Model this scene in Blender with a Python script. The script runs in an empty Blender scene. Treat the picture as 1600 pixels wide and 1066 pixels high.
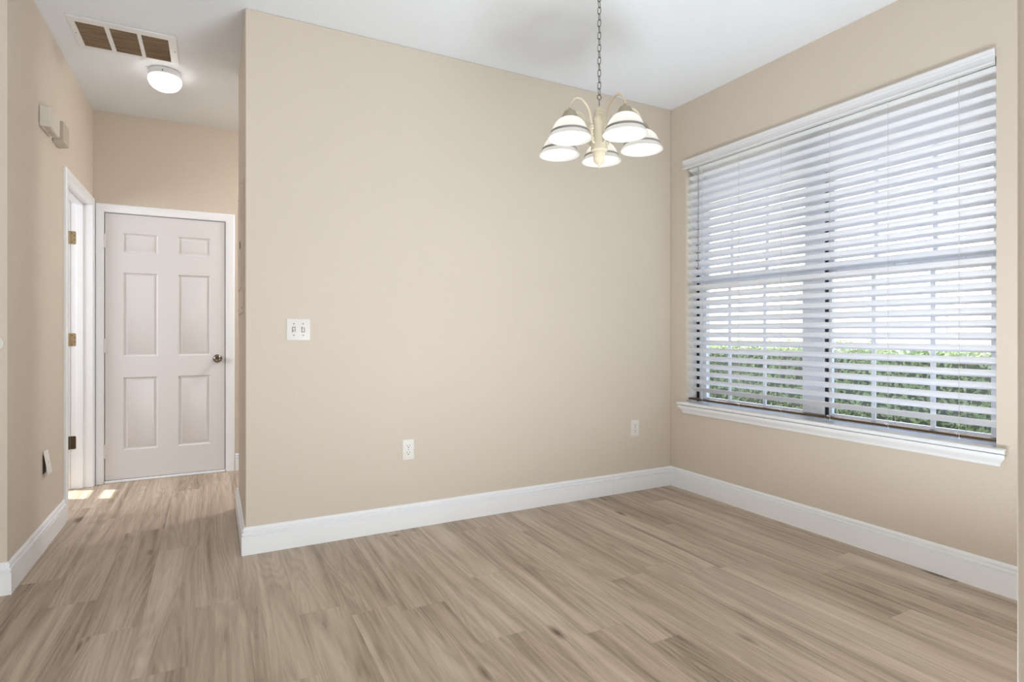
import bpy, bmesh, math, random
from mathutils import Vector, Matrix
random.seed(7)
S = bpy.context.scene
COL = S.collection
PI = math.pi

# ------------------------------------------------------------------ camera, world, sun, area lights, exposure
CAM_H, YAW = 1.115, 0.4847
cd = bpy.data.cameras.new('camera'); cd.lens = 20.0; cd.sensor_width = 36.0; cd.sensor_fit = 'HORIZONTAL'
cd.shift_y = -13.56/1600; cd.clip_start = .02
cam = bpy.data.objects.new('camera', cd); COL.objects.link(cam)
cam.location = (0, 0, CAM_H); cam.rotation_euler = (PI/2, 0, -YAW)
S.camera = cam
S.view_settings.view_transform = 'Standard'; S.view_settings.look = 'None'
S.view_settings.gamma = 1.0; S.view_settings.use_curve_mapping = False
S.view_settings.exposure = 0.05

W = bpy.data.worlds.new('sky'); S.world = W; W.use_nodes = True
wn = W.node_tree.nodes; wl = W.node_tree.links; wn.clear()
sky = wn.new('ShaderNodeTexSky'); sky.sky_type = 'NISHITA'; sky.sun_disc = False
sky.sun_elevation = math.radians(45); sky.sun_rotation = math.radians(-67)
bg = wn.new('ShaderNodeBackground'); bg.inputs['Strength'].default_value = 1.1
wo = wn.new('ShaderNodeOutputWorld')
wl.new(sky.outputs[0], bg.inputs[0]); wl.new(bg.outputs[0], wo.inputs[0])

def light(name, kind, loc, direction, energy, color=(1,1,1), size=None):
    l = bpy.data.lights.new(name, kind); l.energy = energy; l.color = color
    if kind == 'AREA':
        l.shape = 'RECTANGLE'; l.size, l.size_y = size
    o = bpy.data.objects.new(name, l); COL.objects.link(o); o.location = loc
    o.rotation_euler = Vector(direction).to_track_quat('-Z', 'Z').to_euler()
    return o
sun = light('sun', 'SUN', (-6, 5, 8), (0.92*.7071, -0.39*.7071, -0.7071), 11.0, (1.0, .96, .90))
sun.data.angle = math.radians(.6)
# added unseen fill lamps, then laundry daylight and the hall-turn lamp
light('rear_fill', 'AREA', (-0.9, -4.42, 1.2), (0, 1, .35), 115, (.97, 1.05, 1.10), (3.0, 2.1))  # unseen fill lamp added at the closed rear wall; no door stands there
light('floor_fill', 'AREA', (1.32, .85, .05), (-.10, .10, 1), 57, (.90, 1.0, 1.10), (.92, 1.1))  # unseen fill lamp added near the floor, aimed up to brighten the room
light('living_fill', 'AREA', (-3.92, -0.6, 1.45), (1, 0, .25), 46, (1.0, 1.0, .99), (2.2, 1.4))  # unseen fill lamp added at the closed left wall; no window stands there
light('daylight_laundry_window', 'AREA', (-2.2, 4.2, 1.6), (1, .05, -.2), 25, (.97, 1.0, 1.08), (.9, 1.0))
light('hall_turn_lamp', 'AREA', (1.5, 4.5, 2.6), (-.3, 0, -1), 25, (.98, 1.0, 1.02), (.4, .4))

# ------------------------------------------------------------------ materials
def lin(r, g, b):
    f = lambda c: (c/12.92 if c <= .04045 else ((c+.055)/1.055)**2.4)
    return (f(r/255), f(g/255), f(b/255), 1)
def mat(name, color=(.8,.8,.8,1), rough=.5, metal=0, spec=.5, bump=None, trans=0, emit=None, vary=None):
    m = bpy.data.materials.new(name); m.use_nodes = True
    nt = m.node_tree; p = nt.nodes['Principled BSDF']
    p.inputs['Base Color'].default_value = color; p.inputs['Roughness'].default_value = rough
    p.inputs['Metallic'].default_value = metal; p.inputs['Specular IOR Level'].default_value = spec
    if trans: p.inputs['Transmission Weight'].default_value = trans
    if emit:
        p.inputs['Emission Color'].default_value = emit[0]; p.inputs['Emission Strength'].default_value = emit[1]
    tc = nt.nodes.new('ShaderNodeTexCoord')
    if vary:
        n = nt.nodes.new('ShaderNodeTexNoise'); n.inputs['Scale'].default_value = vary[0]; n.inputs['Detail'].default_value = 4
        r = nt.nodes.new('ShaderNodeMix'); r.data_type = 'RGBA'
        nt.links.new(tc.outputs['Object'], n.inputs['Vector']); nt.links.new(n.outputs['Fac'], r.inputs[0])
        k = vary[1]
        r.inputs[6].default_value = tuple(c*(1-k) for c in color[:3])+(1,); r.inputs[7].default_value = tuple(min(1,c*(1+k)) for c in color[:3])+(1,)
        nt.links.new(r.outputs[2], p.inputs['Base Color'])
    if bump:
        n = nt.nodes.new('ShaderNodeTexNoise'); n.inputs['Scale'].default_value = bump[0]; n.inputs['Detail'].default_value = bump[2] if len(bump) > 2 else 3
        b = nt.nodes.new('ShaderNodeBump'); b.inputs['Strength'].default_value = bump[1]; b.inputs['Distance'].default_value = .004
        nt.links.new(tc.outputs['Object'], n.inputs['Vector']); nt.links.new(n.outputs['Fac'], b.inputs['Height'])
        nt.links.new(b.outputs[0], p.inputs['Normal'])
    return m
M = {}
M['wall'] = mat('beige_wall_paint', lin(219, 207, 192), .62, spec=.3, bump=(85, .35, 3), vary=(1.2, .012))
M['ceiling'] = mat('textured_ceiling_paint', lin(241, 244, 248), .9, spec=.1, bump=(120, .6, 4))
M['trim'] = mat('white_trim_paint', lin(250, 252, 255), .32, spec=.5, bump=(6, .03))
M['door'] = mat('white_door_paint', lin(230, 227, 227), .38, spec=.5, bump=(7, .04))
M['plate'] = mat('white_plastic_plate', lin(236, 233, 226), .35, bump=(30, .01))
M['slot'] = mat('dark_slot', lin(40, 36, 32), .6, bump=(40, .05))
M['chime'] = mat('ivory_plastic', lin(222, 214, 202), .45, bump=(30, .02))
M['chime2'] = mat('darker_plastic', lin(196, 184, 168), .5, bump=(30, .02))  # darker plastic tone for the second box and the slots
M['brass'] = mat('antique_brass', lin(176, 158, 124), .42, .8, bump=(60, .1), vary=(40, .2))
M['bronze'] = mat('dark_aged_brass', lin(92, 78, 60), .45, .8, bump=(60, .1), vary=(40, .2))
M['nickel'] = mat('brushed_nickel', lin(128, 118, 104), .33, .95, bump=(80, .05))
M['chain'] = mat('pewter_chain', lin(120, 116, 112), .38, 1, bump=(80, .05))
M['cream'] = mat('weathered_cream_enamel', lin(226, 214, 190), .5, spec=.4, bump=(50, .1), vary=(30, .06))
M['pewter'] = mat('antique_pewter_fitter', lin(178, 168, 148), .4, .6, bump=(60, .1), vary=(25, .1))
M['band'] = mat('grey_glass_band', lin(150, 148, 146), .35, .3, bump=(60, .03))
M['bulb'] = mat('lit_bulb', (1,1,1,1), .5, emit=((1.0, .97, .93, 1), 9.0), bump=(20, .01))
M['slat'] = mat('white_slat', lin(234, 234, 236), .42, spec=.45, bump=(12, .02))
M['brown'] = mat('dark_brown_rail', lin(74, 56, 36), .45, bump=(30, .05))
M['cord'] = mat('blind_cord', lin(205, 203, 200), .7, bump=(200, .1))
M['cordw'] = mat('white_cord', lin(240, 240, 240), .7, bump=(200, .1))
M['wand'] = mat('grey_wand', lin(168, 164, 158), .25, bump=(30, .02))
M['vinyl'] = mat('white_window_vinyl', lin(236, 238, 242), .35, bump=(20, .02))
M['gasket_and_shade'] = mat('black_gasket_and_shade', lin(28, 30, 34), .6, bump=(40, .05))  # also colours the painted shadow line under the meeting rail
M['edge_brown'] = mat('brown_edge_strip', lin(104, 86, 60), .6, bump=(60, .2), vary=(20, .15))
M['grille'] = mat('white_grille_enamel', lin(236, 235, 234), .4, bump=(30, .02))
M['stucco'] = mat('peach_stucco', lin(240, 214, 192), .85, bump=(40, .5), vary=(2, .03))
M['shingle'] = mat('grey_shingle_roof', lin(126, 126, 136), .85, bump=(30, .5), vary=(8, .15))
M['bark'] = mat('twig_bark', lin(122, 126, 112), .85, bump=(40, .4))
M['panel'] = mat('painted_panel_cover', lin(216, 202, 184), .5, bump=(40, .08))

def leaf_mat(name, a, b):
    m = mat(name, a, .5, vary=(6, .0)); nt = m.node_tree; p = nt.nodes['Principled BSDF']
    mix = [n for n in nt.nodes if n.type == 'MIX'][0]
    mix.inputs[6].default_value = a; mix.inputs[7].default_value = b
    tr = nt.nodes.new('ShaderNodeBsdfTranslucent'); tr.inputs[0].default_value = b
    ms = nt.nodes.new('ShaderNodeMixShader'); ms.inputs[0].default_value = .3
    out = [n for n in nt.nodes if n.type == 'OUTPUT_MATERIAL'][0]
    nt.links.new(p.outputs[0], ms.inputs[1]); nt.links.new(tr.outputs[0], ms.inputs[2]); nt.links.new(ms.outputs[0], out.inputs[0])
    return m
M['leaf'] = leaf_mat('hedge_leaf', lin(138, 154, 132), lin(188, 202, 136))
M['lawn'] = mat('lawn_grass', lin(112, 124, 96), .9, bump=(60, .8, 6), vary=(9, .25))

# glass pane: straight-through clear with a fresnel gloss
def glass():
    m = bpy.data.materials.new('window_glass'); m.use_nodes = True; nt = m.node_tree; nt.nodes.clear()
    o = nt.nodes.new('ShaderNodeOutputMaterial'); t = nt.nodes.new('ShaderNodeBsdfTransparent'); g = nt.nodes.new('ShaderNodeBsdfGlossy')
    t.inputs[0].default_value = (.93, .95, .95, 1); g.inputs['Roughness'].default_value = .02
    lw = nt.nodes.new('ShaderNodeLayerWeight'); pw = nt.nodes.new('ShaderNodeMath'); pw.operation = 'POWER'; pw.inputs[1].default_value = 4.0
    f = nt.nodes.new('ShaderNodeMath'); f.operation = 'MULTIPLY_ADD'; f.inputs[1].default_value = .6; f.inputs[2].default_value = .05
    nt.links.new(lw.outputs['Facing'], pw.inputs[0]); nt.links.new(pw.outputs[0], f.inputs[0])
    x = nt.nodes.new('ShaderNodeMixShader')
    nt.links.new(f.outputs[0], x.inputs[0]); nt.links.new(t.outputs[0], x.inputs[1]); nt.links.new(g.outputs[0], x.inputs[2]); nt.links.new(x.outputs[0], o.inputs[0])
    return m
M['glass'] = glass()
# ribbed opal glass of the lamp shades
def opal(name, ribs, col, tw):
    m = bpy.data.materials.new(name); m.use_nodes = True; nt = m.node_tree; p = nt.nodes['Principled BSDF']
    out = [n for n in nt.nodes if n.type == 'OUTPUT_MATERIAL'][0]
    p.inputs['Base Color'].default_value = col; p.inputs['Roughness'].default_value = .22
    tr = nt.nodes.new('ShaderNodeBsdfTranslucent'); tr.inputs[0].default_value = (col[0], col[1]*.985, col[2]*.95, 1)
    ms = nt.nodes.new('ShaderNodeMixShader'); ms.inputs[0].default_value = tw
    nt.links.new(p.outputs[0], ms.inputs[1]); nt.links.new(tr.outputs[0], ms.inputs[2]); nt.links.new(ms.outputs[0], out.inputs[0])
    tc = nt.nodes.new('ShaderNodeTexCoord'); n = nt.nodes.new('ShaderNodeTexNoise'); n.inputs['Scale'].default_value = 20
    b = nt.nodes.new('ShaderNodeBump'); b.inputs['Strength'].default_value = .02
    nt.links.new(tc.outputs['Object'], n.inputs['Vector']); nt.links.new(n.outputs['Fac'], b.inputs['Height']); nt.links.new(b.outputs[0], p.inputs['Normal'])
    return m
M['shade'] = opal('ribbed_opal_glass', True, (.88, .88, .87, 1), .5)
M['dome'] = mat('opal_dome_lit', (.95,.95,.93,1), .25, emit=((1.0, .97, .93, 1), 4.0), bump=(20, .01))

# brown filter mesh behind the ceiling grille: fine louvre stripes
def filt():
    m = mat('brown_louvre_filter', lin(128, 106, 82), .7)
    nt = m.node_tree; p = nt.nodes['Principled BSDF']; tc = [n for n in nt.nodes if n.type == 'TEX_COORD'][0]
    mp = nt.nodes.new('ShaderNodeMapping'); mp.inputs['Scale'].default_value = (3, 30, 3)
    n = nt.nodes.new('ShaderNodeTexNoise'); n.inputs['Scale'].default_value = 2.0; n.inputs['Detail'].default_value = 3
    r = nt.nodes.new('ShaderNodeValToRGB')
    r.color_ramp.elements[0].position = .3; r.color_ramp.elements[0].color = lin(112, 92, 70)
    r.color_ramp.elements[1].position = .7; r.color_ramp.elements[1].color = lin(150, 126, 98)
    nt.links.new(tc.outputs['Object'], mp.inputs[0]); nt.links.new(mp.outputs[0], n.inputs['Vector']); nt.links.new(n.outputs['Fac'], r.inputs[0]); nt.links.new(r.outputs[0], p.inputs['Base Color'])
    return m
M['filter'] = filt()

# plank floor: boards run along Y
def floor_mat():
    m = bpy.data.materials.new('oak_plank_floor'); m.use_nodes = True; nt = m.node_tree; L = nt.links
    p = nt.nodes['Principled BSDF']
    def nd(t, **k):
        n = nt.nodes.new(t)
        for a, v in k.items(): setattr(n, a, v)
        return n
    def math_(op, a, b=None, c=None):
        n = nd('ShaderNodeMath', operation=op)
        for i, v in enumerate((a, b, c)):
            if v is None: continue
            if isinstance(v, (int, float)): n.inputs[i].default_value = v
            else: L.new(v, n.inputs[i])
        return n.outputs[0]
    tc = nd('ShaderNodeTexCoord'); sp = nd('ShaderNodeSeparateXYZ'); L.new(tc.outputs['Object'], sp.inputs[0])
    X, Y = sp.outputs[0], sp.outputs[1]
    PW, PL = .182, 1.22
    row = math_('FLOOR', math_('DIVIDE', math_('ADD', X, 10.07), PW))
    w1 = nd('ShaderNodeTexWhiteNoise', noise_dimensions='1D'); L.new(row, w1.inputs['W'])
    u = math_('ADD', math_('DIVIDE', Y, PL), math_('MULTIPLY', w1.outputs['Value'], 7.0))
    pid = math_('FLOOR', u)
    cv = nd('ShaderNodeCombineXYZ'); L.new(row, cv.inputs[0]); L.new(pid, cv.inputs[1])
    w2 = nd('ShaderNodeTexWhiteNoise', noise_dimensions='2D'); L.new(cv.outputs[0], w2.inputs['Vector'])
    rnd = w2.outputs['Value']
    off = math_('MULTIPLY', rnd, 37.0)
    # grain coordinates, each board from another part of the log
    gx = math_('ADD', math_('MULTIPLY', X, 1.0), off); gy = math_('ADD', Y, math_('MULTIPLY', off, 1.7))
    def noise(sx, sy, detail, rough=.5, dist=0):
        c = nd('ShaderNodeCombineXYZ'); L.new(math_('MULTIPLY', gx, sx), c.inputs[0]); L.new(math_('MULTIPLY', gy, sy), c.inputs[1])
        n = nd('ShaderNodeTexNoise'); n.inputs['Scale'].default_value = 1; n.inputs['Detail'].default_value = detail
        n.inputs['Roughness'].default_value = rough; n.inputs['Distortion'].default_value = dist
        L.new(c.outputs[0], n.inputs['Vector']); return n.outputs['Fac']
    broad = noise(8, .5, 3, .5, 1.3)           # wide soft streaks
    fine = noise(260, 9, 5, .7, .4)         # pores
    mid = noise(24, .7, 5, .6, 1.1)           # streaks
    # cathedral figure
    c = nd('ShaderNodeCombineXYZ'); L.new(math_('MULTIPLY', gx, 7.5), c.inputs[0]); L.new(math_('MULTIPLY', gy, .55), c.inputs[1])
    n = nd('ShaderNodeTexNoise'); n.inputs['Scale'].default_value = 1; n.inputs['Detail'].default_value = 1.0; n.inputs['Distortion'].default_value = .5
    L.new(c.outputs[0], n.inputs['Vector'])
    rings = math_('SINE', math_('MULTIPLY', n.outputs['Fac'], 95.0))
    # knots
    c = nd('ShaderNodeCombineXYZ'); L.new(math_('MULTIPLY', gx, 7.0), c.inputs[0]); L.new(math_('MULTIPLY', gy, 2.2), c.inputs[1])
    v = nd('ShaderNodeTexVoronoi'); v.inputs['Scale'].default_value = 1; L.new(c.outputs[0], v.inputs['Vector'])
    kn = nd('ShaderNodeMapRange'); kn.inputs[1].default_value = .03; kn.inputs[2].default_value = .16; kn.inputs[3].default_value = 1; kn.inputs[4].default_value = 0
    L.new(v.outputs['Distance'], kn.inputs[0])
    wv = nd('ShaderNodeSeparateColor'); L.new(v.outputs['Color'], wv.inputs[0])
    knot = math_('MULTIPLY', kn.outputs[0], math_('GREATER_THAN', wv.outputs[0], .72))
    # long dark cracks
    crack = noise(34, 1.6, 6, .7, 1.6)
    ck = nd('ShaderNodeMapRange'); ck.inputs[1].default_value = .60; ck.inputs[2].default_value = .74; ck.inputs[3].default_value = 0; ck.inputs[4].default_value = 1
    L.new(crack, ck.inputs[0])
    t = math_('MULTIPLY', math_('SUBTRACT', broad, .5), 1.1)
    t = math_('ADD', t, math_('MULTIPLY', math_('SUBTRACT', mid, .5), .7))
    t = math_('ADD', t, math_('MULTIPLY', math_('SUBTRACT', fine, .5), .5))
    t = math_('ADD', t, math_('MULTIPLY', rings, .06))
    t = math_('ADD', t, math_('MULTIPLY', math_('SUBTRACT', rnd, .5), .12))
    t = math_('SUBTRACT', t, math_('MULTIPLY', knot, .55))
    t = math_('SUBTRACT', t, math_('MULTIPLY', ck.outputs[0], .36))
    t = math_('ADD', t, .5)
    r = nd('ShaderNodeValToRGB'); L.new(t, r.inputs[0])
    e = r.color_ramp.elements
    e[0].position = 0; e[0].color = lin(*FL[0]); e[1].position = 1; e[1].color = lin(*FL[3])
    a = e.new(.32); a.color = lin(*FL[1]); a = e.new(.62); a.color = lin(*FL[2])
    # seams
    fx = math_('FRACT', math_('DIVIDE', math_('ADD', X, 10.07), PW)); fu = math_('FRACT', u)
    sx = math_('LESS_THAN', math_('MINIMUM', fx, math_('SUBTRACT', 1.0, fx)), .0032)
    su = math_('LESS_THAN', math_('MINIMUM', fu, math_('SUBTRACT', 1.0, fu)), .0006)
    seam = math_('MAXIMUM', sx, su)
    mx = nd('ShaderNodeMix', data_type='RGBA'); L.new(math_('MULTIPLY', seam, .22), mx.inputs[0]); L.new(r.outputs[0], mx.inputs[6]); mx.inputs[7].default_value = lin(88, 70, 52)
    L.new(mx.outputs[2], p.inputs['Base Color'])
    p.inputs['Roughness'].default_value = .42; p.inputs['Specular IOR Level'].default_value = .38
    rr = nd('ShaderNodeMapRange'); rr.inputs[3].default_value = .36; rr.inputs[4].default_value = .52; L.new(fine, rr.inputs[0]); L.new(rr.outputs[0], p.inputs['Roughness'])
    b = nd('ShaderNodeBump'); b.inputs['Strength'].default_value = .12; b.inputs['Distance'].default_value = .002
    L.new(math_('SUBTRACT', fine, math_('MULTIPLY', seam, .8)), b.inputs['Height']); L.new(b.outputs[0], p.inputs['Normal'])
    return m
FL = [(108, 90, 72), (166, 148, 128), (197, 180, 160), (222, 207, 189)]
M['floor'] = floor_mat()

# ------------------------------------------------------------------ mesh helpers
def link(name, bm, m, parent=None, loc=None, smooth=False, bevel=None, angle=40, rot=None):
    me = bpy.data.meshes.new(name)
    bmesh.ops.recalc_face_normals(bm, faces=bm.faces)
    bm.to_mesh(me); bm.free()
    for mm in (m if isinstance(m, (list, tuple)) else [m]): me.materials.append(M[mm])
    o = bpy.data.objects.new(name, me); COL.objects.link(o)
    if parent: o.parent = parent
    if loc is not None: o.location = loc
    if rot is not None: o.rotation_euler = rot
    if smooth:
        for f in me.polygons: f.use_smooth = True
        try: me.set_sharp_from_angle(angle=math.radians(angle))
        except Exception: pass
    if bevel:
        b = o.modifiers.new('bevel', 'BEVEL'); b.width = bevel; b.segments = 3; b.limit_method = 'ANGLE'; b.angle_limit = math.radians(40)
        for f in me.polygons: f.use_smooth = True
        b.harden_normals = True
    return o
def structure(o): o['kind'] = 'structure'; return o
def tag(o, label, cat, group=None):
    o['label'] = label; o['category'] = cat
    if group: o['group'] = group
    return o
def empty(name, loc=(0,0,0), rz=0, parent=None):
    o = bpy.data.objects.new(name, None); COL.objects.link(o); o.location = loc; o.rotation_euler = (0, 0, rz); o.empty_display_size = .05
    if parent: o.parent = parent
    return o
def box(bm, x0, x1, y0, y1, z0, z1, mi=0):
    v = [bm.verts.new(p) for p in ((x0,y0,z0),(x1,y0,z0),(x1,y1,z0),(x0,y1,z0),(x0,y0,z1),(x1,y0,z1),(x1,y1,z1),(x0,y1,z1))]
    for q in ((0,3,2,1),(4,5,6,7),(0,1,5,4),(1,2,6,5),(2,3,7,6),(3,0,4,7)):
        f = bm.faces.new([v[i] for i in q]); f.material_index = mi
    return v
def boxes(*bs):
    bm = bmesh.new()
    for b in bs: box(bm, *b)
    return bm
def lathe(bm, prof, seg=32, center=(0,0,0), ribs=0, rib_amp=0, close=False, mi=None):
    rings = []
    cx, cy, cz = center
    for k, (r, z) in enumerate(prof):
        if r < 1e-6: rings.append([bm.verts.new((cx, cy, cz+z))])
        else:
            ring = []
            for i in range(seg):
                a = 2*PI*i/seg
                rr = r*(1 + (rib_amp*(1 if (i % 2) else -1) if ribs else 0))
                ring.append(bm.verts.new((cx+rr*math.cos(a), cy+rr*math.sin(a), cz+z)))
            rings.append(ring)
    pairs = list(zip(rings[:-1], rings[1:]))
    if close: pairs.append((rings[-1], rings[0]))
    for k, (a, b) in enumerate(pairs):
        for i in range(seg):
            j = (i+1) % seg
            if len(a) == 1 and len(b) == 1: continue
            if len(a) == 1: f = bm.faces.new((a[0], b[j], b[i]))
            elif len(b) == 1: f = bm.faces.new((a[i], a[j], b[0]))
            else: f = bm.faces.new((a[i], a[j], b[j], b[i]))
            if mi: f.material_index = mi[k]
    return bm
def tube(bm, pts, r, seg=10, closed=False, radii=None):
    pts = [Vector(p) for p in pts]; n = len(pts); rings = []
    prev = None
    for i, p in enumerate(pts):
        a = pts[(i-1) % n] if (closed or i > 0) else p
        b = pts[(i+1) % n] if (closed or i < n-1) else p
        t = (b-a).normalized()
        if prev is None:
            up = Vector((0,0,1)) if abs(t.z) < .9 else Vector((1,0,0))
            x = t.cross(up).normalized()
        else:
            x = (prev - t*prev.dot(t)).normalized()
        prev = x; y = t.cross(x)
        rr = radii[i] if radii else r
        rings.append([bm.verts.new(p + (x*math.cos(2*PI*k/seg) + y*math.sin(2*PI*k/seg))*rr) for k in range(seg)])
    pairs = list(zip(rings[:-1], rings[1:]))
    if closed: pairs.append((rings[-1], rings[0]))
    for a, b in pairs:
        for k in range(seg):
            j = (k+1) % seg
            bm.faces.new((a[k], a[j], b[j], b[k]))
    if not closed:
        bm.faces.new(rings[0]); bm.faces.new(rings[-1])
    return bm
def prism(bm, poly, fn, s0, s1):
    """extrude the 2-D closed profile poly between two stations; s0/s1 are functions (a,b)->distance along (mitres)"""
    A = [bm.verts.new(fn(s0(a, b), a, b)) for a, b in poly]
    B = [bm.verts.new(fn(s1(a, b), a, b)) for a, b in poly]
    n = len(poly)
    for i in range(n):
        j = (i+1) % n
        bm.faces.new((A[i], A[j], B[j], B[i]))
    bm.faces.new(A); bm.faces.new(B)

# ------------------------------------------------------------------ plan of the place (metres; camera stands at the origin)
H = 2.743
XR, YB, X2, XL, YD, YE = 2.972, 3.145, 0.146, -0.773, 5.103, 3.979
WT = .20        # outer wall
WIN_Y0, WIN_Y1, WIN_Z0, WIN_Z1 = 1.19, 2.995, .600, 2.30
LX = -2.353     # laundry-room outer wall

# floor and ceiling
structure(link('floor', boxes((-4.2, 3.172, -4.7, 3.265, -.1, 0), (-2.5, 3.172, 3.265, 6.7, -.1, 0)), 'floor'))
structure(link('ceiling', boxes((-4.2, 3.50, -4.7, 3.265, H, H+.18), (-2.5, 3.50, 3.265, 6.7, H, H+.18)), 'ceiling'))

# walls
structure(link('wall_back', boxes((X2, XR, YB, YE, 0, H)), 'wall', bevel=.006))
structure(link('wall_right', boxes(
    (XR, XR+WT, -4.5, WIN_Y0, 0, H), (XR, XR+WT, WIN_Y1, 6.6, 0, H),
    (XR, XR+WT, WIN_Y0, WIN_Y1, 0, WIN_Z0), (XR, XR+WT, WIN_Y0, WIN_Y1, WIN_Z1, H)), 'wall'))
DX0, DX1, DZ1 = -.704, .092, 2.0
structure(link('wall_door', boxes((-.893, DX0-.02, YD, YD+.12, 0, H), (DX1+.02, XR, YD, YD+.12, 0, H), (DX0-.02, DX1+.02, YD, YD+.12, DZ1+.02, H)), 'wall'))
JY0, JY1, JZ = 4.235, 5.035, 2.035       # left doorway
structure(link('wall_left', boxes((XL-.12, XL, YB+.12, JY0-.018, 0, H), (XL-.12, XL, JY1+.018, YD, 0, H), (XL-.12, XL, JY0-.018, JY1+.018, JZ+.018, H), (-4.1, XL, YB, YB+.12, 0, H)), 'wall'))
PX, PY = .85, .3217
structure(link('wall_pier', boxes((PX, XR, PY-.14, PY, 0, H)), 'wall', bevel=.006))
structure(link('wall_living', boxes(
    (-4.2, -4.0, -4.5, -1.8, 0, H), (-4.2, -4.0, .6, YB+.12, 0, H), (-4.2, -4.0, -1.8, .6, 0, H)), 'wall'))
structure(link('wall_rear', boxes((-4.2, -2.5, -4.7, -4.5, 0, H), (.7, XR+WT, -4.7, -4.5, 0, H), (-2.5, .7, -4.7, -4.5, 0, H)), 'wall'))
# laundry room at the left of the hall: a narrow window lets the sun in
LW0, LW1, LZ0, LZ1 = 5.38, 5.68, .9, 2.065
structure(link('wall_laundry', boxes(
    (LX-.15, LX, YB+.12, LW0, 0, H), (LX-.15, LX, LW1, 6.6, 0, H), (LX-.15, LX, LW0, LW1, 0, LZ0), (LX-.15, LX, LW0, LW1, LZ1, H),
    (LX, -.893, 6.5, 6.6, 0, H), (-.893, -.773, YD+.12, 6.6, 0, H), (-.773, XR, 6.5, 6.6, 0, H)), 'wall'))

# ------------------------------------------------------------------ baseboards
BB = [(0, 0), (.017, 0), (.017, .094), (.0100, .0960), (.0100, .0995), (.0165, .1025), (.0165, .1095), (.0085, .1120), (.0085, .1160), (.0112, .1200), (.0112, .128), (.0075, .1335), (.003, .1365), (0, .1365)]
def baseboard(name, p0, p1, nrm, m0=0, m1=0, gap=.0006):
    """p0->p1 on the wall line, nrm = towards the room; m = +1 outer corner, -1 inner corner, 0 square"""
    p0, p1, nrm = Vector((*p0, 0)), Vector((*p1, 0)), Vector((*nrm, 0))
    d = (p1-p0); L_ = d.length; d.normalize()
    bm = bmesh.new()
    prism(bm, BB, lambda s, a, b: p0 + d*s + nrm*(a+gap) + Vector((0,0,b+.0008)), lambda a, b: -m0*(a+gap), lambda a, b: L_+m1*(a+gap))
    return structure(link(name, bm, 'trim', smooth=True, angle=35))
baseboard('baseboard_back', (X2, YB), (2.4305, YB), (0, -1), 1, 0)
baseboard('baseboard_back', (2.4318, YB), (XR, YB), (0, -1), 0, -1)
baseboard('baseboard_right', (XR, PY), (XR, YB), (-1, 0), -1, -1)
baseboard('baseboard_pier', (PX, PY-.14), (PX, PY), (-1, 0), 1, 1)
baseboard('baseboard_pier', (PX, PY), (XR, PY), (0, 1), 1, -1)
baseboard('baseboard_hall_right', (X2, YB), (X2, YE), (-1, 0), 1, 1)
baseboard('baseboard_left', (XL, YB), (XL, JY0-.066), (1, 0), 1, 0)
baseboard('baseboard_left_front', (-4.0, YB), (XL, YB), (0, -1), 0, 1)
baseboard('baseboard_door', (DX1+.07, YD), (XR, YD), (0, -1), 0, 0)
baseboard('baseboard_hall_end', (X2, YE), (XR, YE), (0, 1), 1, 0)

# ------------------------------------------------------------------ door casings, jambs
CAS = [(0, 0), (0, .009), (.004, .0115), (.012, .0115), (.018, .0145), (.046, .0165), (.054, .0155), (.058, .012), (.058, 0)]
def casing(name, a0, a1, zt, fn, right=1.0, left=1.0):
    bm = bmesh.new(); rows = []
    for w, d in CAS:
        rows.append([bm.verts.new(fn(*p, d+.0006)) for p in ((a0-w*left, .001), (a0-w*left, zt+w), (a1+w*right, zt+w), (a1+w*right, .001))])
    n = len(rows)
    for i in range(n):
        a, b = rows[i], rows[(i+1) % n]
        for k in range(3): bm.faces.new((a[k], a[k+1], b[k+1], b[k]))
    bm.faces.new([r[0] for r in rows]); bm.faces.new([r[3] for r in rows])
    return structure(link(name, bm, 'trim', smooth=True, angle=35))
casing('trim_1', DX0-.004, DX1+.004, DZ1+.004, lambda a, z, d: (a, YD-d, z), 1.08, .80)
casing('trim_2', JY0+.004, JY1-.004, JZ-.004, lambda a, z, d: (XL+d, a, z), .98, 1.1)
casing('trim_3', JY0+.004, JY1-.004, JZ-.004, lambda a, z, d: (XL-.12-d, a, z))
def jamb_boxes(fnbox, a0, a1, zt, d0, d1, s0, s1):
    """lining boards 17 mm thick and a door stop"""
    bs = [(a0-.017, a0, d0, d1, .001, zt), (a1, a1+.017, d0, d1, .001, zt), (a0-.017, a1+.017, d0, d1, zt, zt+.017),
          (a0, a0+.011, s0, s1, .001, zt), (a1-.011, a1, s0, s1, .001, zt), (a0+.011, a1-.011, s0, s1, zt-.011, zt)]
    bm = bmesh.new()
    for b in bs: fnbox(bm, *b)
    return bm
structure(link('trim_4', jamb_boxes(lambda bm, a0, a1, d0, d1, z0, z1: box(bm, a0, a1, d0, d1, z0, z1), DX0-.001, DX1+.001, DZ1+.001, YD+.0005, YD+.1195, YD+.05, YD+.085), 'trim', bevel=.0015))
structure(link('trim_5', jamb_boxes(lambda bm, a0, a1, d0, d1, z0, z1: box(bm, d0, d1, a0, a1, z0, z1), JY0, JY1, JZ, XL-.1195, XL-.0005, XL-.082, XL-.046), 'trim', bevel=.0015))
structure(link('trim_6', boxes((DX0+.001, DX1-.001, YD-.012, YD+.11, .0005, .017)), 'trim', bevel=.004))   # threshold

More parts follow.
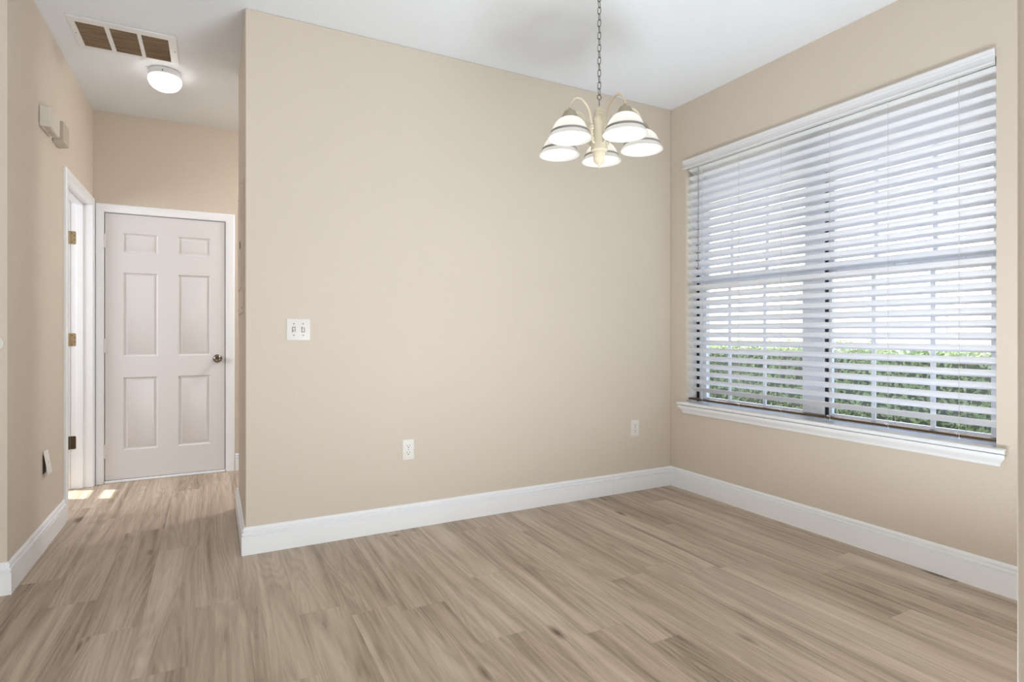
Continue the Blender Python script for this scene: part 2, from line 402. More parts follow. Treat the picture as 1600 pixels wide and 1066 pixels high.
# ------------------------------------------------------------------ six-panel doors
def door_leaf(w, h, t=.035):
    """leaf in local coords: x 0..w, z 0..h, front face y=0 (towards -y), back y=t"""
    bm = bmesh.new()
    k = w/.79
    xs = [0, .111*k, .333*k, .466*k, .688*k, w]
    zs = [0, .215, .757, .915, 1.541, 1.69, 1.836, h]
    def face(y, flip):
        g = [[bm.verts.new((x, y, z)) for x in xs] for z in zs]
        pf = []
        for j in range(len(zs)-1):
            for i in range(len(xs)-1):
                q = (g[j][i], g[j][i+1], g[j+1][i+1], g[j+1][i])
                f = bm.faces.new(q if not flip else q[::-1])
                if i in (1, 3) and j in (1, 3, 5): pf.append(f)
        return g, pf
    g0, p0 = face(0, False); g1, p1 = face(t, True)
    def edge(a, b, c, d): bm.faces.new((a, b, c, d))
    for i in range(len(xs)-1):
        edge(g0[0][i+1], g0[0][i], g1[0][i], g1[0][i+1]); edge(g0[-1][i], g0[-1][i+1], g1[-1][i+1], g1[-1][i])
    for j in range(len(zs)-1):
        edge(g0[j][0], g0[j+1][0], g1[j+1][0], g1[j][0]); edge(g0[j+1][-1], g0[j][-1], g1[j][-1], g1[j+1][-1])
    bm.normal_update()
    for pf in (p0, p1):
        for th, dp in ((.005, -.0055), (.009, -.005), (.012, .0), (.014, .0075)):
            bmesh.ops.inset_individual(bm, faces=pf, thickness=th, depth=dp)
    return bm
def knob(parent, loc, m='nickel', rot=None):
    bm = bmesh.new()
    # local: axis along +z, turned so that +z points out of the door
    lathe(bm, [(0, 0), (.033, 0), (.033, .004), (.029, .009), (.018, .012), (.0125, .016), (.011, .030), (.014, .036), (.024, .042), (.0275, .052), (.026, .061), (.019, .066), (.016, .0645), (.012, .061), (0, .060)], 32)
    o = link('door_knob', bm, m, parent, loc, smooth=True, rot=rot or (PI/2, 0, 0))
    return o
d1 = structure(empty('door_1', (DX0+.003, YD+.006, .020)))
DW = DX1-DX0-.007
link('door_leaf', door_leaf(DW, 1.977), 'door', d1, bevel=.0012)
k1 = knob(d1, (DW-.052, -.0003, .886)); k1['label'] = 'antique nickel round knob'
bm = bmesh.new(); lathe(bm, [(0, 0), (.0035, 0), (.0035, .002), (0, .002)], 12)
link('keyhole', bm, 'slot', k1, (0, 0, .0605), smooth=True)
def hinge(parent, x, y, z, m, h=.098, label=None, leaf=True):
    bm = bmesh.new()
    lathe(bm, [(0, 0), (.0075, 0), (.0075, h), (0, h)], 14, (x, y, z))
    for q in (.2, .4, .6, .8):
        lathe(bm, [(.0075, h*q-.001), (.008, h*q-.0005), (.008, h*q+.0005), (.0075, h*q+.001)], 14, (x, y, z))
    lathe(bm, [(.004, h), (.005, h+.004), (0, h+.007)], 12, (x, y, z))
    if leaf: box(bm, x-.018, x+.020, y+.0028, y+.0052, z+.002, z+h-.002)
    o = link('hinge', bm, m, parent, smooth=True, angle=40)
    if label: o['label'] = label
    return o
for z in (1.719, .944, .164): hinge(d1, -.002, -.0060, z, 'door')
ws = link('gap_shade', boxes((-.0028, -.0004, .012, .020, 0, 1.976), (DW+.0004, DW+.0028, .012, .020, 0, 1.976), (-.0028, DW+.0028, .012, .020, 1.9775, 1.9798)), 'slot', d1); ws['label'] = 'dark strip painting the shade in the gap around the door'  # dark strips paint the shade of the gap around the leaf
bm = boxes((.002, DW-.002, -.004, .03, -.012, -.0005)); sw = link('door_sweep', bm, 'band', d1); sw['label'] = 'grey sweep under the door'

# the opened laundry door
d2 = structure(empty('door_2', (XL-.128, JY1-.002, .012), math.radians(135)))
o = link('door_leaf', door_leaf(.775, 2.0), 'door', d2, bevel=.0012)
o.location = (.004, -.002, 0)
he = link('hinge_edge', boxes((.0015, .0036, -.001, .017, .002, 1.998)), 'edge_brown', d2); he['label'] = 'brown strip on the hinge edge'  # brown strip over part of the leaf's hinge edge
k2 = knob(d2, (.72, -.0025, .92))
def leaf_hinge(z, m):
    """brass butt hinge: the leaf let into the jamb, the barrel at the laundry side"""
    bm = bmesh.new(); h = .092
    x0 = XL-.1215
    def P(s): return s
    # leaf plate on the jamb face (facing -Y)
    y = JY1-.0022
    pts = []
    W_ = .034; r = .008
    for cx, cz, a0 in ((x0+W_-r, z+r, -90), (x0+W_-r, z+h-r, 0)):
        for k in range(5):
            a = math.radians(a0+k*22.5); pts.append((cx+r*math.cos(a), cz+r*math.sin(a)))
    pts += [(x0, z+h), (x0, z)]
    A = [bm.verts.new((px, y, pz)) for px, pz in pts]; B = [bm.verts.new((px, y+.002, pz)) for px, pz in pts]
    for i in range(len(pts)):
        j = (i+1) % len(pts); bm.faces.new((A[i], A[j], B[j], B[i]))
    bm.faces.new(A); bm.faces.new(B)
    lathe(bm, [(0, 0), (.0065, 0), (.0065, h), (0, h)], 14, (x0-.006, y-.002, z))
    for q in (.2, .4, .6, .8): lathe(bm, [(.0065, h*q-.001), (.007, h*q), (.0065, h*q+.001)], 14, (x0-.006, y-.002, z))
    me_o = link('hinge', bm, m, None, smooth=True, angle=40)
    for sx, sz in ((.012, .015), (.026, .03), (.026, h-.03), (.012, h-.015)):
        b2 = bmesh.new(); lathe(b2, [(0, .0008), (.003, .0006), (.0036, 0)], 12)
        s_ = link('screw', b2, 'bronze', me_o, (x0+sx, y-.0002, z+sz), rot=(PI/2, 0, 0))
    return me_o
for z, m in ((1.742, 'brass'), (1.016, 'brass'), (.284, 'bronze')):
    o = leaf_hinge(z, m)
    o.parent = d2; o.matrix_parent_inverse = (Matrix.Translation(d2.location) @ Matrix.Rotation(math.radians(135), 4, 'Z')).inverted()
    if m == 'bronze': o['label'] = 'dark aged brass hinge'
    else: o['label'] = 'bright brass hinge'

# ------------------------------------------------------------------ dining window: frame, four sashes, muntins, panes
FX = 3.085          # inner face of the frame
w1 = structure(empty('window_1', (FX, (WIN_Y0+WIN_Y1)/2, WIN_Z0)))
def wl_(bs):        # boxes given in world coords -> local to w1
    lx, ly, lz = w1.location
    return boxes(*[(b[0]-lx, b[1]-lx, b[2]-ly, b[3]-ly, b[4]-lz, b[5]-lz) for b in bs])
ZR = 1.455          # meeting rail
y0, y1, z0, z1 = WIN_Y0+.001, WIN_Y1-.001, WIN_Z0+.022, WIN_Z1-.001
link('window_frame', wl_([(FX, FX+.08, y0, y0+.035, z0, z1), (FX, FX+.08, y1-.035, y1, z0, z1), (FX, FX+.08, y0+.035, y1-.035, z1-.035, z1), (FX, FX+.08, y0+.035, y1-.035, z0, z0+.012)]), 'vinyl', w1, bevel=.002)
link('mullion', wl_([(FX-.004, FX+.08, 2.035, 2.150, z0+.012, z1-.035)]), 'vinyl', w1, bevel=.003)
for (ya, yb), munt in (((2.150, y1-.035), (2.452, 2.728)), ((y0+.035, 2.035), (1.497, 1.778))):
    for (za, zb), dx in (((z0+.012, ZR), .012), ((ZR, z1-.035), .034)):
        x0 = FX+dx; e = .0005
        sash = link('sash', wl_([(x0, x0+.022, ya+e, ya+.034, za+e, zb-e), (x0, x0+.022, yb-.034, yb-e, za+e, zb-e), (x0, x0+.022, ya+.034, yb-.034, za+e, za+.022), (x0, x0+.022, ya+.034, yb-.034, zb-.036, zb-e)]), 'vinyl', w1, bevel=.002)
        zm = (za+zb)/2
        link('muntin', wl_([(x0+.006, x0+.016, m_-.011, m_+.011, za+.022, zb-.036) for m_ in munt]), 'vinyl', sash, bevel=.002)
        link('pane', wl_([(x0+.010, x0+.0125, ya+.030, yb-.030, za+.018, zb-.032)]), 'glass', sash)
    gk = link('gasket_and_shade', wl_([(FX+.0002, FX+.010, yb-.016, yb-.0005, z0+.012, z1-.035)]) if yb < 2.1 else wl_([(FX-.010, FX-.0005, y1-.017, y1-.0005, z0, z1)]), 'gasket_and_shade', w1)
    gk['label'] = 'dark seal beside the sash'
    gk = link('gasket_and_shade', wl_([(FX+.004, FX+.0118, ya+.002, yb-.002, ZR-.012, ZR-.001)]), 'gasket_and_shade', w1)  # dark strip paints the shadow line below the meeting rail
    gk['label'] = 'dark strip painting the shadow under the meeting rail'
    link('sash_lock', wl_([(FX+.004, FX+.012, (ya+yb)/2-.03, (ya+yb)/2+.03, ZR+.001, ZR+.012)]), 'vinyl', w1, bevel=.003)

# stool and apron
bm = bmesh.new()
SY0, SY1 = 1.143, 3.044
stool = [(-.11, .001), (.032, .001), (.040, .004), (.044, .010), (.044, .016), (.040, .021), (.034, .0225), (-.11, .0225)]
prism(bm, [(a, b) for a, b in stool], lambda s, a, b: (XR-a, s, WIN_Z0+b-.001), lambda a, b: SY0+(.06 if a < 0 else 0)*0 if a >= 0 else WIN_Y0+.001, lambda a, b: SY1 if a >= 0 else WIN_Y1-.001)
tr7 = structure(link('trim_7', bm, 'trim', smooth=True, angle=35))
bm = bmesh.new()
apron = [(.0006, 0), (.010, 0), (.013, .004), (.013, .012), (.017, .018), (.026, .030), (.034, .038), (.036, .046), (.036, .0555), (.0006, .0555)]
prism(bm, apron, lambda s, a, b: (XR-a, s, WIN_Z0-.0575+b), lambda a, b: SY0+.040-a, lambda a, b: SY1-.040+a)
structure(link('trim_8', bm, 'trim', smooth=True, angle=35))

# ------------------------------------------------------------------ venetian blind
BX = XR+.034        # slat centre line
BY0, BY1 = WIN_Y0+.006, WIN_Y1-.016
bl = empty('venetian_blind', (BX, (BY0+BY1)/2, WIN_Z0+.02))
tag(bl, 'white wide-slat venetian blind hanging in the dining window, slats tilted half open', 'blind')
BL_ = (BY1-BY0)
SW, TILT, PITCH = .0645, math.radians(32), .0546
ZB = .648           # bottom rail centre
def local(z): return z-(WIN_Z0+.02)
def slat_bm():
    bm = bmesh.new(); n = 8; top = []; bot = []
    for i in range(n+1):
        t = i/n-.5; c = .0022*(1-4*t*t)
        # outer (+x) low, inner (-x) high
        ux, uz = -math.cos(TILT), math.sin(TILT); nx, nz = math.sin(TILT), math.cos(TILT)
        px, pz = ux*t*SW+nx*c, uz*t*SW+nz*c
        top.append((px+nx*.0015, pz+nz*.0015)); bot.append((px-nx*.0015, pz-nz*.0015))
    prism(bm, top+bot[::-1], lambda s, a, b: (a, s, b), lambda a, b: -BL_/2, lambda a, b: BL_/2)
    return bm
NS = 29
s0 = link('slat', slat_bm(), 'slat', bl, (0, 0, local(ZB+PITCH*1.239)), smooth=True, angle=40)
for i in range(1, NS):
    s_ = s0.copy(); COL.objects.link(s_); s_.parent = bl
    s_.location = (0, random.uniform(-.0012, .0012), local(ZB+PITCH*(1.239+i)))
    s_.rotation_euler = (0, math.radians(random.uniform(-.35, .35)), 0)
br = link('bottom_rail', boxes((-.027, .027, -BL_/2, BL_/2, -.006, .006)), 'brown', bl, (0, 0, local(ZB)), bevel=.002)
br['label'] = 'thin dark brown bottom rail'
link('headrail', boxes((-.028, .028, -BL_/2, BL_/2, local(2.268), local(2.298))), 'slat', bl, bevel=.002)
# valance: moulded board in front of the headrail, a little wider than the opening
bm = bmesh.new()
val = [(0, 0), (.011, 0), (.013, .003), (.013, .008), (.011, .011), (.009, .014), (.009, .036), (.012, .040), (.012, .046), (.016, .051), (.019, .058), (.017, .063), (0, .063)]
prism(bm, val, lambda s, a, b: (-(BX-XR)-.0015-a, s-(BY0+BY1)/2, local(2.270)+b), lambda a, b: 1.193-a*.3, lambda a, b: 3.008+a*.3)
link('valance', bm, 'slat', bl, smooth=True, angle=35)
for yc in (2.845, 2.54, 2.235, 1.935, 1.633, 1.329):
    yl = yc-(BY0+BY1)/2; hw = SW/2*math.cos(TILT)
    bm = bmesh.new(); tube(bm, [(-hw-.0035, yl, local(ZB-.004)), (-hw-.0035, yl, local(2.25))], .0009, 6)
    tube(bm, [(hw+.0035, yl, local(ZB-.004)), (hw+.0035, yl, local(2.25))], .0011, 6)
    link('ladder_cord', bm, 'cord', bl)
    # knot and tail below the rail
    bm = bmesh.new()
    pts = [(-.03+.012*math.sin(k*.9), yl+.02*(k/9.0)*(1 if k < 6 else .6), local(ZB-.009)+(.0+.024*math.sin(k*.35))) for k in range(10)]
    tube(bm, pts, .0011, 6); bmesh.ops.create_icosphere(bm, subdivisions=1, radius=.0035, matrix=Matrix.Translation(pts[0]))
    link('cord_knot', bm, 'cordw', bl)
bm = bmesh.new(); yw = 2.868-(BY0+BY1)/2
tube(bm, [(-.044, yw, local(2.255)), (-.044, yw, local(2.235)), (-.046, yw, local(1.60)), (-.046, yw, local(1.545))], .0042, 6, radii=[.0015, .0035, .0038, .0046])
wd = link('tilt_wand', bm, 'wand', bl, smooth=True); wd['label'] = 'grey tilt wand'

# ------------------------------------------------------------------ chandelier
CX, CY = 1.586, 2.144
ch = empty('chandelier', (CX, CY, 1.86))
tag(ch, 'five-light chandelier with white glass bell shades hanging on a chain', 'chandelier')
def lz(z): return z-1.86
bm = bmesh.new()
lathe(bm, [(0, lz(H-.001)), (.06, lz(H-.001)), (.062, lz(H-.008)), (.05, lz(H-.022)), (.02, lz(H-.032)), (.008, lz(H-.04)), (0, lz(H-.04))], 36)
link('canopy', bm, 'cream', ch, smooth=True)
# chain: alternating links
zt, zb_ = H-.036, 2.215
n = 17; pitch = (zt-zb_)/n
def link_bm():
    bm = bmesh.new(); pts = []
    hl, hw = (pitch+.0045)/2, .0075
    for k in range(20):
        a = 2*PI*k/20; x = hw*math.cos(a); z = math.sin(a)
        pts.append((x*(1 if abs(z) < .95 else .8), 0, (hl-hw)*(1 if z > 0 else -1)*min(1, abs(z)*2.2) + hw*z))
    tube(bm, pts, .0017, 7, closed=True); return bm
L0 = None
for i in range(n):
    z = zb_+pitch*(i+.5)
    if L0 is None: o = L0 = link('chain_link', link_bm(), 'chain', ch, smooth=True)
    else: o = L0.copy(); COL.objects.link(o); o.parent = ch
    o.location = (0, 0, lz(z)); o.rotation_euler = (0, 0, math.radians(28 + 90*(i % 2) + random.uniform(-8, 8)))
bm = bmesh.new()
hook = [(0, 0, 2.15)] + [(0, 0, 2.185)] + [(.011*math.sin(a), 0, 2.2045-.012*math.cos(a)) for a in [PI*k/6 for k in range(0, 13)]]
tube(bm, [(x, y, lz(z)) for x, y, z in hook], .0020, 8)
o = link('hanging_loop', bm, 'chain', ch, smooth=True)
# turned body
body = [(0, 2.160), (.006, 2.160), (.009, 2.154), (.020, 2.150), (.0235, 2.144), (.0235, 2.134), (.0215, 2.131), (.0245, 2.127), (.0245, 2.121), (.022, 2.117), (.027, 2.112), (.030, 2.105), (.030, 2.099), (.027, 2.095), (.0265, 2.085), (.0275, 2.05), (.031, 2.01), (.0375, 1.975), (.039, 1.965), (.039, 1.957), (.034, 1.953), (.029, 1.951), (.029, 1.942), (.027, 1.920), (.0275, 1.914), (.024, 1.904), (.016, 1.896), (.008, 1.892), (.005, 1.886), (.003, 1.880), (.0035, 1.877), (0, 1.874)]
bm = bmesh.new(); lathe(bm, [(r, lz(z)) for r, z in body], 36)
link('body', bm, 'cream', ch, smooth=True, angle=50)
# one arm with fitter, shade, bulb along +x, then four copies
ZRIM = 1.965; RA = .203
def arm_bm():
    bm = bmesh.new()
    ctrl = [(.033, 1.985), (.046, 1.992), (.054, 2.01), (.055, 2.03), (.053, 2.055), (.058, 2.08), (.066, 2.110), (.084, 2.139), (.110, 2.157), (.142, 2.162), (.171, 2.152), (.192, 2.130), (.2015, 2.108), (RA, 2.088)]
    # Catmull-Rom
    P = [Vector((a, 0, lz(b))) for a, b in ctrl]; out = []
    for i in range(len(P)-1):
        p0, p1, p2, p3 = P[max(0, i-1)], P[i], P[i+1], P[min(len(P)-1, i+2)]
        for k in range(5):
            t = k/5
            out.append(.5*((2*p1)+(p2-p0)*t+(2*p0-5*p1+4*p2-p3)*t*t+(3*p1-p0-3*p2+p3)*t**3))
    out.append(P[-1])
    tube(bm, out, .0052, 10)
    # turned socket and scroll on the inner end
    lathe(bm, [(0, -.003), (.008, -.002), (.0105, .003), (.0085, .008), (.0105, .012), (.0075, .018), (0, .02)], 16, (.0545, 0, lz(2.046)))
    bmesh.ops.create_uvsphere(bm, u_segments=12, v_segments=8, radius=.0075, matrix=Matrix.Translation((.047, 0, lz(2.004))))
    tube(bm, [(.047+.010*math.cos(a)*(1-.08*k), 0, lz(2.022)+.012*math.sin(a)*(1-.08*k)) for k, a in enumerate([-PI/2+PI*1.6*q/10 for q in range(11)])], .0035, 8)
    return bm
def fitter_bm():
    bm = bmesh.new()
    lathe(bm, [(0, .006), (.007, .006), (.0085, .001), (.016, -.002), (.0245, -.008), (.0295, -.017), (.0315, -.026), (.0365, -.029), (.0375, -.034), (.0375, -.041), (.035, -.0425), (.0, -.0425)], 32)
    return bm
def shade_bm():
    # bell: neck under the fitter, a raised grey band above the flared rim
    out = [(.0305, -.034), (.0335, -.036), (.044, -.041), (.056, -.0505), (.0665, -.0635), (.0745, -.079), (.0800, -.0940)]
    band = [(.0815, -.0955), (.0842, -.0962), (.0846, -.1040), (.0835, -.1050)]
    rim = [(.085, -.108), (.0905, -.1155), (.0960, -.1235), (.0975, -.1265), (.0965, -.128), (.0945, -.1265)]
    inn = [(.0885, -.1185), (.0815, -.1080), (.0785, -.0985), (.072, -.0815), (.0640, -.0665), (.0535, -.0535), (.042, -.0445), (.0285, -.0385)]
    prof = out+band+rim+inn
    mi = [0]*(len(out)-1) + [1]*(len(band)) + [0]*(len(rim)+len(inn)) + [0]
    bm = bmesh.new()
    lathe(bm, prof, 96, ribs=1, rib_amp=.0045, mi=mi)
    return bm
def bulb_bm():
    bm = bmesh.new()
    lathe(bm, [(0, -.040), (.013, -.040), (.0135, -.058), (.016, -.066), (.0235, -.080), (.0275, -.094), (.0265, -.106), (.020, -.116), (.010, -.121), (0, -.1225)], 24)
    return bm
A0 = link('arm', arm_bm(), 'cream', ch, smooth=True)
top = lz(ZRIM+.128)
f0 = link('fitter', fitter_bm(), 'pewter', A0, (RA, 0, top), smooth=True); f0['label'] = 'pewter shade fitter'
sh0 = link('shade', shade_bm(), ['shade', 'band'], A0, (RA, 0, top), smooth=True, angle=60); sh0['label'] = 'ribbed white glass bell shade with a grey band'
b0 = link('bulb', bulb_bm(), 'bulb', A0, (RA, 0, top), smooth=True); b0['label'] = 'lit bulb'
for k in range(5):
    if k == 0: a = A0
    else:
        a = A0.copy(); COL.objects.link(a); a.parent = ch
        for q in (f0, sh0, b0):
            c_ = q.copy(); COL.objects.link(c_); c_.parent = a; c_.location = q.location
    a.rotation_euler = (0, 0, math.radians(50.5+72*k))

# ------------------------------------------------------------------ hall ceiling: lamp and air grille
fm = empty('ceiling_light', (-.262, 4.155, H))
tag(fm, 'round flush ceiling light with lit opal dome on the hall ceiling', 'ceiling light')
bm = bmesh.new(); lathe(bm, [(0, -.001), (.086, -.001), (.089, -.005), (.089, -.034), (.086, -.039), (.080, -.041), (0, -.041)], 48)
link('base_ring', bm, 'grille', fm, smooth=True)
bm = bmesh.new(); lathe(bm, [(.0855, -.0395), (.0905, -.044), (.0925, -.054), (.0905, -.068), (.083, -.085), (.069, -.101), (.048, -.113), (.024, -.1195), (0, -.121)], 48)
link('glass_dome', bm, 'dome', fm, smooth=True, angle=80)
bm = bmesh.new(); lathe(bm, [(0, 0), (.004, 0), (.004, .006), (0, .008)], 10)
a = math.radians(-95)
link('thumb_screw', bm, 'nickel', fm, (.089*math.cos(a), .089*math.sin(a), -.026), rot=(PI/2, 0, 0))
gx0, gx1, gy0, gy1 = -.666, -.178, 3.628, 4.003
gr = empty('air_return_grille', ((gx0+gx1)/2, (gy0+gy1)/2, H))
tag(gr, 'white three-panel air return grille with brown filter in the hall ceiling', 'vent')
hx, hy = (gx1-gx0)/2, (gy1-gy0)/2
px = [(-.637, -.510), (-.489, -.364), (-.345, -.218)]
cx = (gx0+gx1)/2
bm = bmesh.new(); zz = (-.009, -.0008)
ya, yb = 3.680-(gy0+gy1)/2, 3.970-(gy0+gy1)/2
xs = [-hx, px[0][0]-cx, px[0][1]-cx, px[1][0]-cx, px[1][1]-cx, px[2][0]-cx, px[2][1]-cx, hx]
box(bm, -hx, hx, -hy, ya, *zz); box(bm, -hx, hx, yb, hy, *zz)
for i in (0, 2, 4, 6): box(bm, xs[i], xs[i+1], ya, yb, *zz)
link('frame', bm, 'grille', gr, bevel=.0015)
for a_, b_ in px:
    bm = bmesh.new(); nb = 26
    box(bm, a_-cx+.0005, b_-cx-.0005, ya+.0005, yb-.0005, -.0016, -.0009)
    for k in range(nb):
        y = ya+(yb-ya)*(k+.5)/nb
        v = [bm.verts.new(p) for p in ((a_-cx+.001, y-.004, -.0018), (b_-cx-.001, y-.004, -.0018), (b_-cx-.001, y+.0035, -.0062), (a_-cx+.001, y+.0035, -.0062),
                                      (a_-cx+.001, y-.003, -.0018), (b_-cx-.001, y-.003, -.0018), (b_-cx-.001, y+.0042, -.0060), (a_-cx+.001, y+.0042, -.0060))]
        for q in ((0,1,2,3), (7,6,5,4), (0,4,5,1), (3,2,6,7)): bm.faces.new([v[t] for t in q])
    lv = link('louvre_panel', bm, 'filter', gr); lv['label'] = 'brown louvred filter panel'
for sx in (-1, 1):
    bm = bmesh.new(); lathe(bm, [(0, -.0105), (.003, -.0100), (.004, -.0088)], 12, (sx*(hx-.014), 0, 0)); link('screw', bm, 'nickel', gr)

# ------------------------------------------------------------------ wall fittings (local: x along the wall, z up, -y out of the wall)
def rounded_plate(bm, w, h, t, b=.004):
    """cover plate with a bevelled edge, back at y=0"""
    def ring(inset, y): return [bm.verts.new((sx*(w/2-inset), y, sz*(h/2-inset))) for sx, sz in ((-1,-1), (1,-1), (1,1), (-1,1))]
    R = [ring(0, -.0005), ring(0, -t*.35), ring(b*.5, -t*.8), ring(b, -t)]
    for a, c in zip(R[:-1], R[1:]):
        for i in range(4): bm.faces.new((a[i], a[(i+1) % 4], c[(i+1) % 4], c[i]))
    bm.faces.new(R[0]); bm.faces.new(R[-1])
def outlet(loc, rz, label):
    o = empty('wall_outlet', loc, rz); tag(o, label, 'outlet', 'white duplex outlets on the beige back wall')
    bm = bmesh.new(); rounded_plate(bm, .071, .118, .006); link('cover_plate', bm, 'plate', o, bevel=.001)
    for s in (1, -1):
        bm = bmesh.new(); zc = s*.0195
        pts = [(.0165*math.cos(a), max(-.0125, min(.0125, .0175*math.sin(a)))) for a in [2*PI*k/28 for k in range(28)]]
        A = [bm.verts.new((x, -.0055, zc+z)) for x, z in pts]; B = [bm.verts.new((x*.97, -.0078, zc+z*.97)) for x, z in pts]
        for i in range(28): bm.faces.new((A[i], A[(i+1) % 28], B[(i+1) % 28], B[i]))
        bm.faces.new(A); bm.faces.new(B)
        soc = link('socket', bm, 'plate', o)
        bm = boxes((-.0085, -.0060, -.0082, -.0074, zc+.000, zc+.0085), (.0060, .0085, -.0082, -.0074, zc+.001, zc+.0085))
        lathe(bm, [(0, .0), (.0032, .0), (.0032, .0006), (0, .0006)], 12)
        for v in bm.verts:
            if abs(v.co.z) < .0007 and v.co.x**2+v.co.y**2 < .0034**2 and abs(v.co.y) < .0035:
                x, y, z = v.co; v.co = (x, -.0076-z, zc-.0065+y)
        link('slots', bm, 'slot', soc)
    bm = bmesh.new(); lathe(bm, [(0, .001), (.0025, .0008), (.003, 0)], 12); link('screw', bm, 'nickel', o, (0, -.0061, 0), rot=(PI/2, 0, 0))
    return o
outlet((.9865, YB, .447), 0, 'white duplex outlet low on the back wall, the one nearer the double light switch')
outlet((2.634, YB, .440), 0, 'white duplex outlet low on the back wall, the one nearer the window corner')
# two-gang switch
sw = empty('light_switch', (.3965, YB, 1.1295)); tag(sw, 'white double toggle light switch plate on the back wall near its left edge', 'light switch')
bm = bmesh.new(); rounded_plate(bm, .119, .115, .0065, .006); link('cover_plate', bm, 'plate', sw, bevel=.001)
for i, sx in enumerate((-.023, .023)):
    bm = boxes((sx-.0075, sx+.0075, -.0070, -.0062, -.0140, .0140)); link('toggle_slot', bm, 'slot', sw)
    bm = bmesh.new(); up = -1 if i == 0 else 1
    v = box(bm, sx-.0048, sx+.0048, -.0085, -.0066, -.0115, .0115)
    box(bm, sx-.004, sx+.004, -.021, -.0080, up*.0065-.0042, up*.0065+.0042)
    for q in bm.verts:
        if q.co.y < -.015: q.co.z += up*.004
    link('toggle', bm, 'plate', sw, bevel=.0008)
    for sz in (-.030, .030):
        bm = bmesh.new(); lathe(bm, [(0, .0012), (.0027, .0009), (.0032, 0)], 12); link('screw', bm, 'nickel', sw, (sx, -.0066, sz), rot=(PI/2, 0, 0))
# loose cover plate on the hall's left wall (its foot stands off the wall, an open box behind)
cp = empty('cover_plate', (XL, 3.748, .440), PI/2); tag(cp, 'loose white cover plate tilting off the hall left wall above the baseboard', 'cover plate')
bm = boxes((-.030, .022, -.0030, -.0006, -.056, .040)); b_ = link('wall_box', bm, 'slot', cp); b_['label'] = 'dark open wall box'
bm = bmesh.new(); rounded_plate(bm, .074, .124, .006)
pl = link('plate', bm, 'plate', cp, (0, -.0118, 0), bevel=.001, rot=(math.radians(-9), 0, 0))
bm = bmesh.new(); lathe(bm, [(0, .0012), (.0027, .0009), (.0032, 0)], 12); link('screw', bm, 'nickel', pl, (0, -.0061, .0), rot=(PI/2, 0, 0))

# doorbell chime and second box, both high on the hall's left wall
c1 = empty('doorbell_chime', (XL, 3.745, 2.212), PI/2); tag(c1, 'ivory doorbell chime box high on the hall left wall, the nearer of two', 'doorbell chime')
bm = bmesh.new(); box(bm, -.1, .1, -.047, -.0006, -.052, .052)
for v in bm.verts:
    if v.co.y < -.03: v.co.x *= .97; v.co.z = v.co.z*.96
link('housing', bm, 'chime', c1, bevel=.004)
bm = bmesh.new()
for k in range(2): box(bm, -.078+k*.082, -.008+k*.082, -.036, -.014, -.0535, -.0512)
g_ = link('sound_slots', bm, 'chime2', c1); g_['label'] = 'darker sound slots underneath'
c2 = empty('alarm_siren', (XL, 3.985, 2.218), PI/2); tag(c2, 'grey beige alarm box on the hall left wall behind the doorbell chime', 'alarm box')
bm = bmesh.new(); box(bm, -.072, .072, -.050, -.0006, -.062, .062)
for v in bm.verts:
    if v.co.y > -.01: v.co.x *= 1.0
    else: v.co.z = v.co.z*(.86 if v.co.z < 0 else .93); v.co.x *= .95
link('housing', bm, 'chime2', c2, bevel=.005)

# painted breaker panel on the hall's right wall (local -y points to -X)
pn = empty('breaker_panel', (X2, 3.56, 1.575), -PI/2); tag(pn, 'beige painted breaker panel on the hall right wall beside the corner', 'breaker panel')
bm = bmesh.new(); rounded_plate(bm, .50, .71, .008, .003); link('trim_frame', bm, 'panel', pn, bevel=.001)
bm = bmesh.new(); box(bm, -.185, .185, -.0125, -.0082, -.22, .27); link('panel_door', bm, 'panel', pn, bevel=.0015)
bm = boxes((.150, .165, -.0160, -.0126, -.01, .03)); link('latch', bm, 'slot', pn, bevel=.001)
for sx in (-1, 1):
    for z in (-.33, .33):
        bm = bmesh.new(); lathe(bm, [(0, .002), (.004, .0015), (.005, 0)], 12); link('screw', bm, 'bronze', pn, (sx*.232, -.0082, z), rot=(PI/2, 0, 0))

# round dial at the left frame edge
td = empty('wall_dial', (-.819, YB, 1.067)); tag(td, 'round white wall dial cut off by the left picture edge', 'wall dial')
bm = bmesh.new(); lathe(bm, [(0, .0006), (.034, .0006), (.034, .004), (.032, .007), (0, .007)], 32); link('back_plate', bm, 'plate', td, rot=(PI/2, 0, 0), smooth=True)
bm = bmesh.new(); lathe(bm, [(0, .0072), (.024, .0072), (.0225, .018), (.020, .020), (0, .020)], 32); link('dial', bm, 'plate', td, rot=(PI/2, 0, 0), smooth=True)

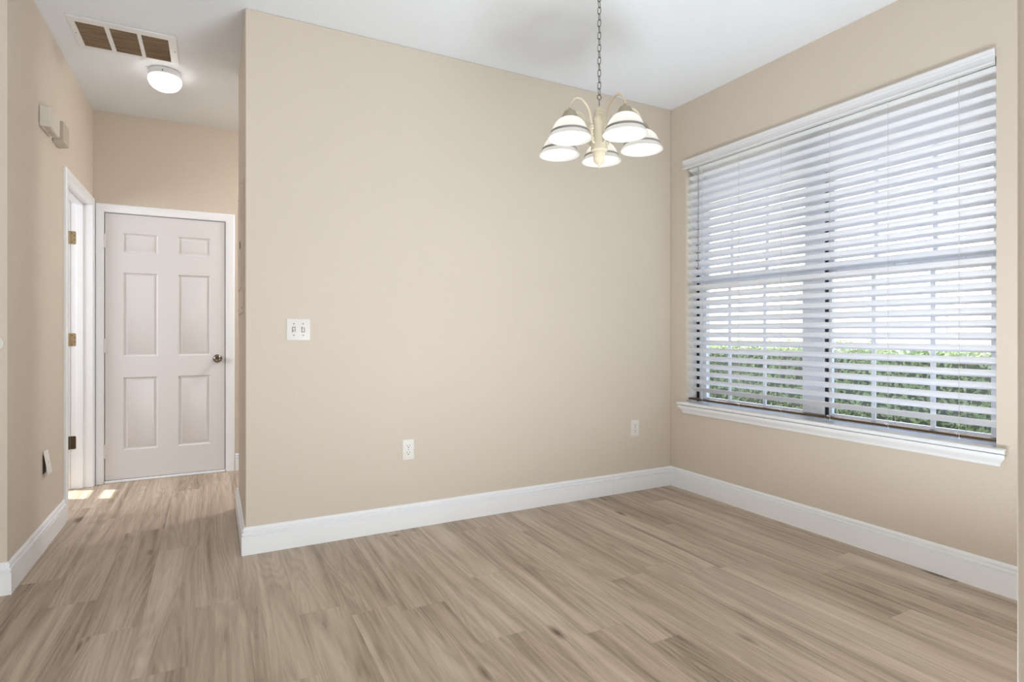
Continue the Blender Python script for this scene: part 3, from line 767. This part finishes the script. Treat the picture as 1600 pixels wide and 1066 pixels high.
# ------------------------------------------------------------------ outside the dining window
structure(link('ground', boxes((XR+WT+.001, 40, -30, 40, -.14, -.06), (-30, LX-.15, 3.27, 30, -.14, -.06)), 'lawn'))
def hedge():
    root = empty('hedge', (5.75, 3.5, -.06)); tag(root, 'clipped green hedge on the lawn outside the dining window', 'hedge')
    L_, hx_, ht = 9.0, .45, 1.05
    # dense leaf shell on a bumpy box
    bm = bmesh.new(); rnd = random.Random(3)
    def leaf(p, n):
        s = rnd.uniform(.018, .034)
        n = (n+Vector((rnd.uniform(-.8,.8), rnd.uniform(-.8,.8), rnd.uniform(-.5,.9)))).normalized()
        t = n.orthogonal().normalized(); t = Matrix.Rotation(rnd.uniform(0, 2*PI), 3, n) @ t; b = n.cross(t)
        v = [bm.verts.new(p+q) for q in (-t*s, b*s*.45+n*s*.12, t*s, -b*s*.45+n*s*.12)]
        bm.faces.new((v[0], v[1], v[2])); bm.faces.new((v[0], v[2], v[3]))
    for _ in range(24000):
        y = rnd.uniform(-L_/2, L_/2); u = rnd.random()
        bump = .05*math.sin(y*2.1)+.04*math.sin(y*5.3+1)+rnd.uniform(-.06, .05)
        if u < .62: leaf(Vector((-hx_+bump*.8+rnd.uniform(0, .08), y, rnd.uniform(.02, ht))), Vector((-1, 0, .2)))
        elif u < .95: leaf(Vector((rnd.uniform(-hx_, hx_), y, ht+bump*.6-rnd.uniform(0, .07))), Vector((0, 0, 1)))
        else: leaf(Vector((hx_+bump*.5, y, rnd.uniform(.1, ht))), Vector((1, 0, .2)))
    lo = link('foliage', bm, 'leaf', root)
    bm = bmesh.new(); box(bm, -hx_+.09, hx_-.09, -L_/2, L_/2, .10, ht-.09)
    bmesh.ops.subdivide_edges(bm, edges=bm.edges, cuts=4)
    for v in bm.verts: v.co += Vector((rnd.uniform(-.03,.03), 0, rnd.uniform(-.03,.03)))
    link('inner_twigs', bm, 'bark', root)
    for k in range(10):
        bm = bmesh.new(); y = -L_/2+.45+k*.9
        tube(bm, [(0, y, 0.0), (.01, y+.02, .12), (.02, y, .3)], .02, 7); link('stem', bm, 'bark', root)
hedge()
nb = empty('neighbour_house', (9.5, 6.0, -.06)); tag(nb, 'peach stucco house beyond the hedge, seen through the blind slats', 'house')
link('wall', boxes((0, 4, -9, 9, 0, 4.5)), 'stucco', nb)
bm = bmesh.new()
prism(bm, [(-.5, 4.48), (2, 5.35), (4.5, 4.48), (4.5, 4.34), (-.5, 4.34)], lambda s, a, b: (a, s, b), lambda a, b: -9.6, lambda a, b: 9.6)
link('roof', bm, 'shingle', nb)
for yy in (-5.5, -1.0, 4.0):
    wf = link('window', boxes((-.05, -.002, yy-.6, yy+.6, .95, 2.1)), 'vinyl', nb, bevel=.005)
    link('pane', boxes((-.058, -.0502, yy-.53, yy+.53, 1.02, 2.03)), 'glass', wf)

# laundry-room window: narrow frame with one crossbar, which throws the two bright patches on the floor
w2 = structure(empty('window_2', (LX-.075, (LW0+LW1)/2, LZ0)))
hw = (LW1-LW0)/2
link('window_frame', boxes((-.03, .03, -hw+.0005, -hw+.010, .001, LZ1-LZ0-.001), (-.03, .03, hw-.010, hw-.0005, .001, LZ1-LZ0-.001), (-.03, .03, -hw+.010, hw-.010, .001, .03), (-.03, .03, -hw+.010, hw-.010, LZ1-LZ0-.012, LZ1-LZ0-.001), (-.012, .012, -hw+.010, hw-.010, .94, .995)), 'vinyl', w2)
link('pane', boxes((-.002, .002, -hw+.008, hw-.008, .02, LZ1-LZ0-.01)), 'glass', w2)
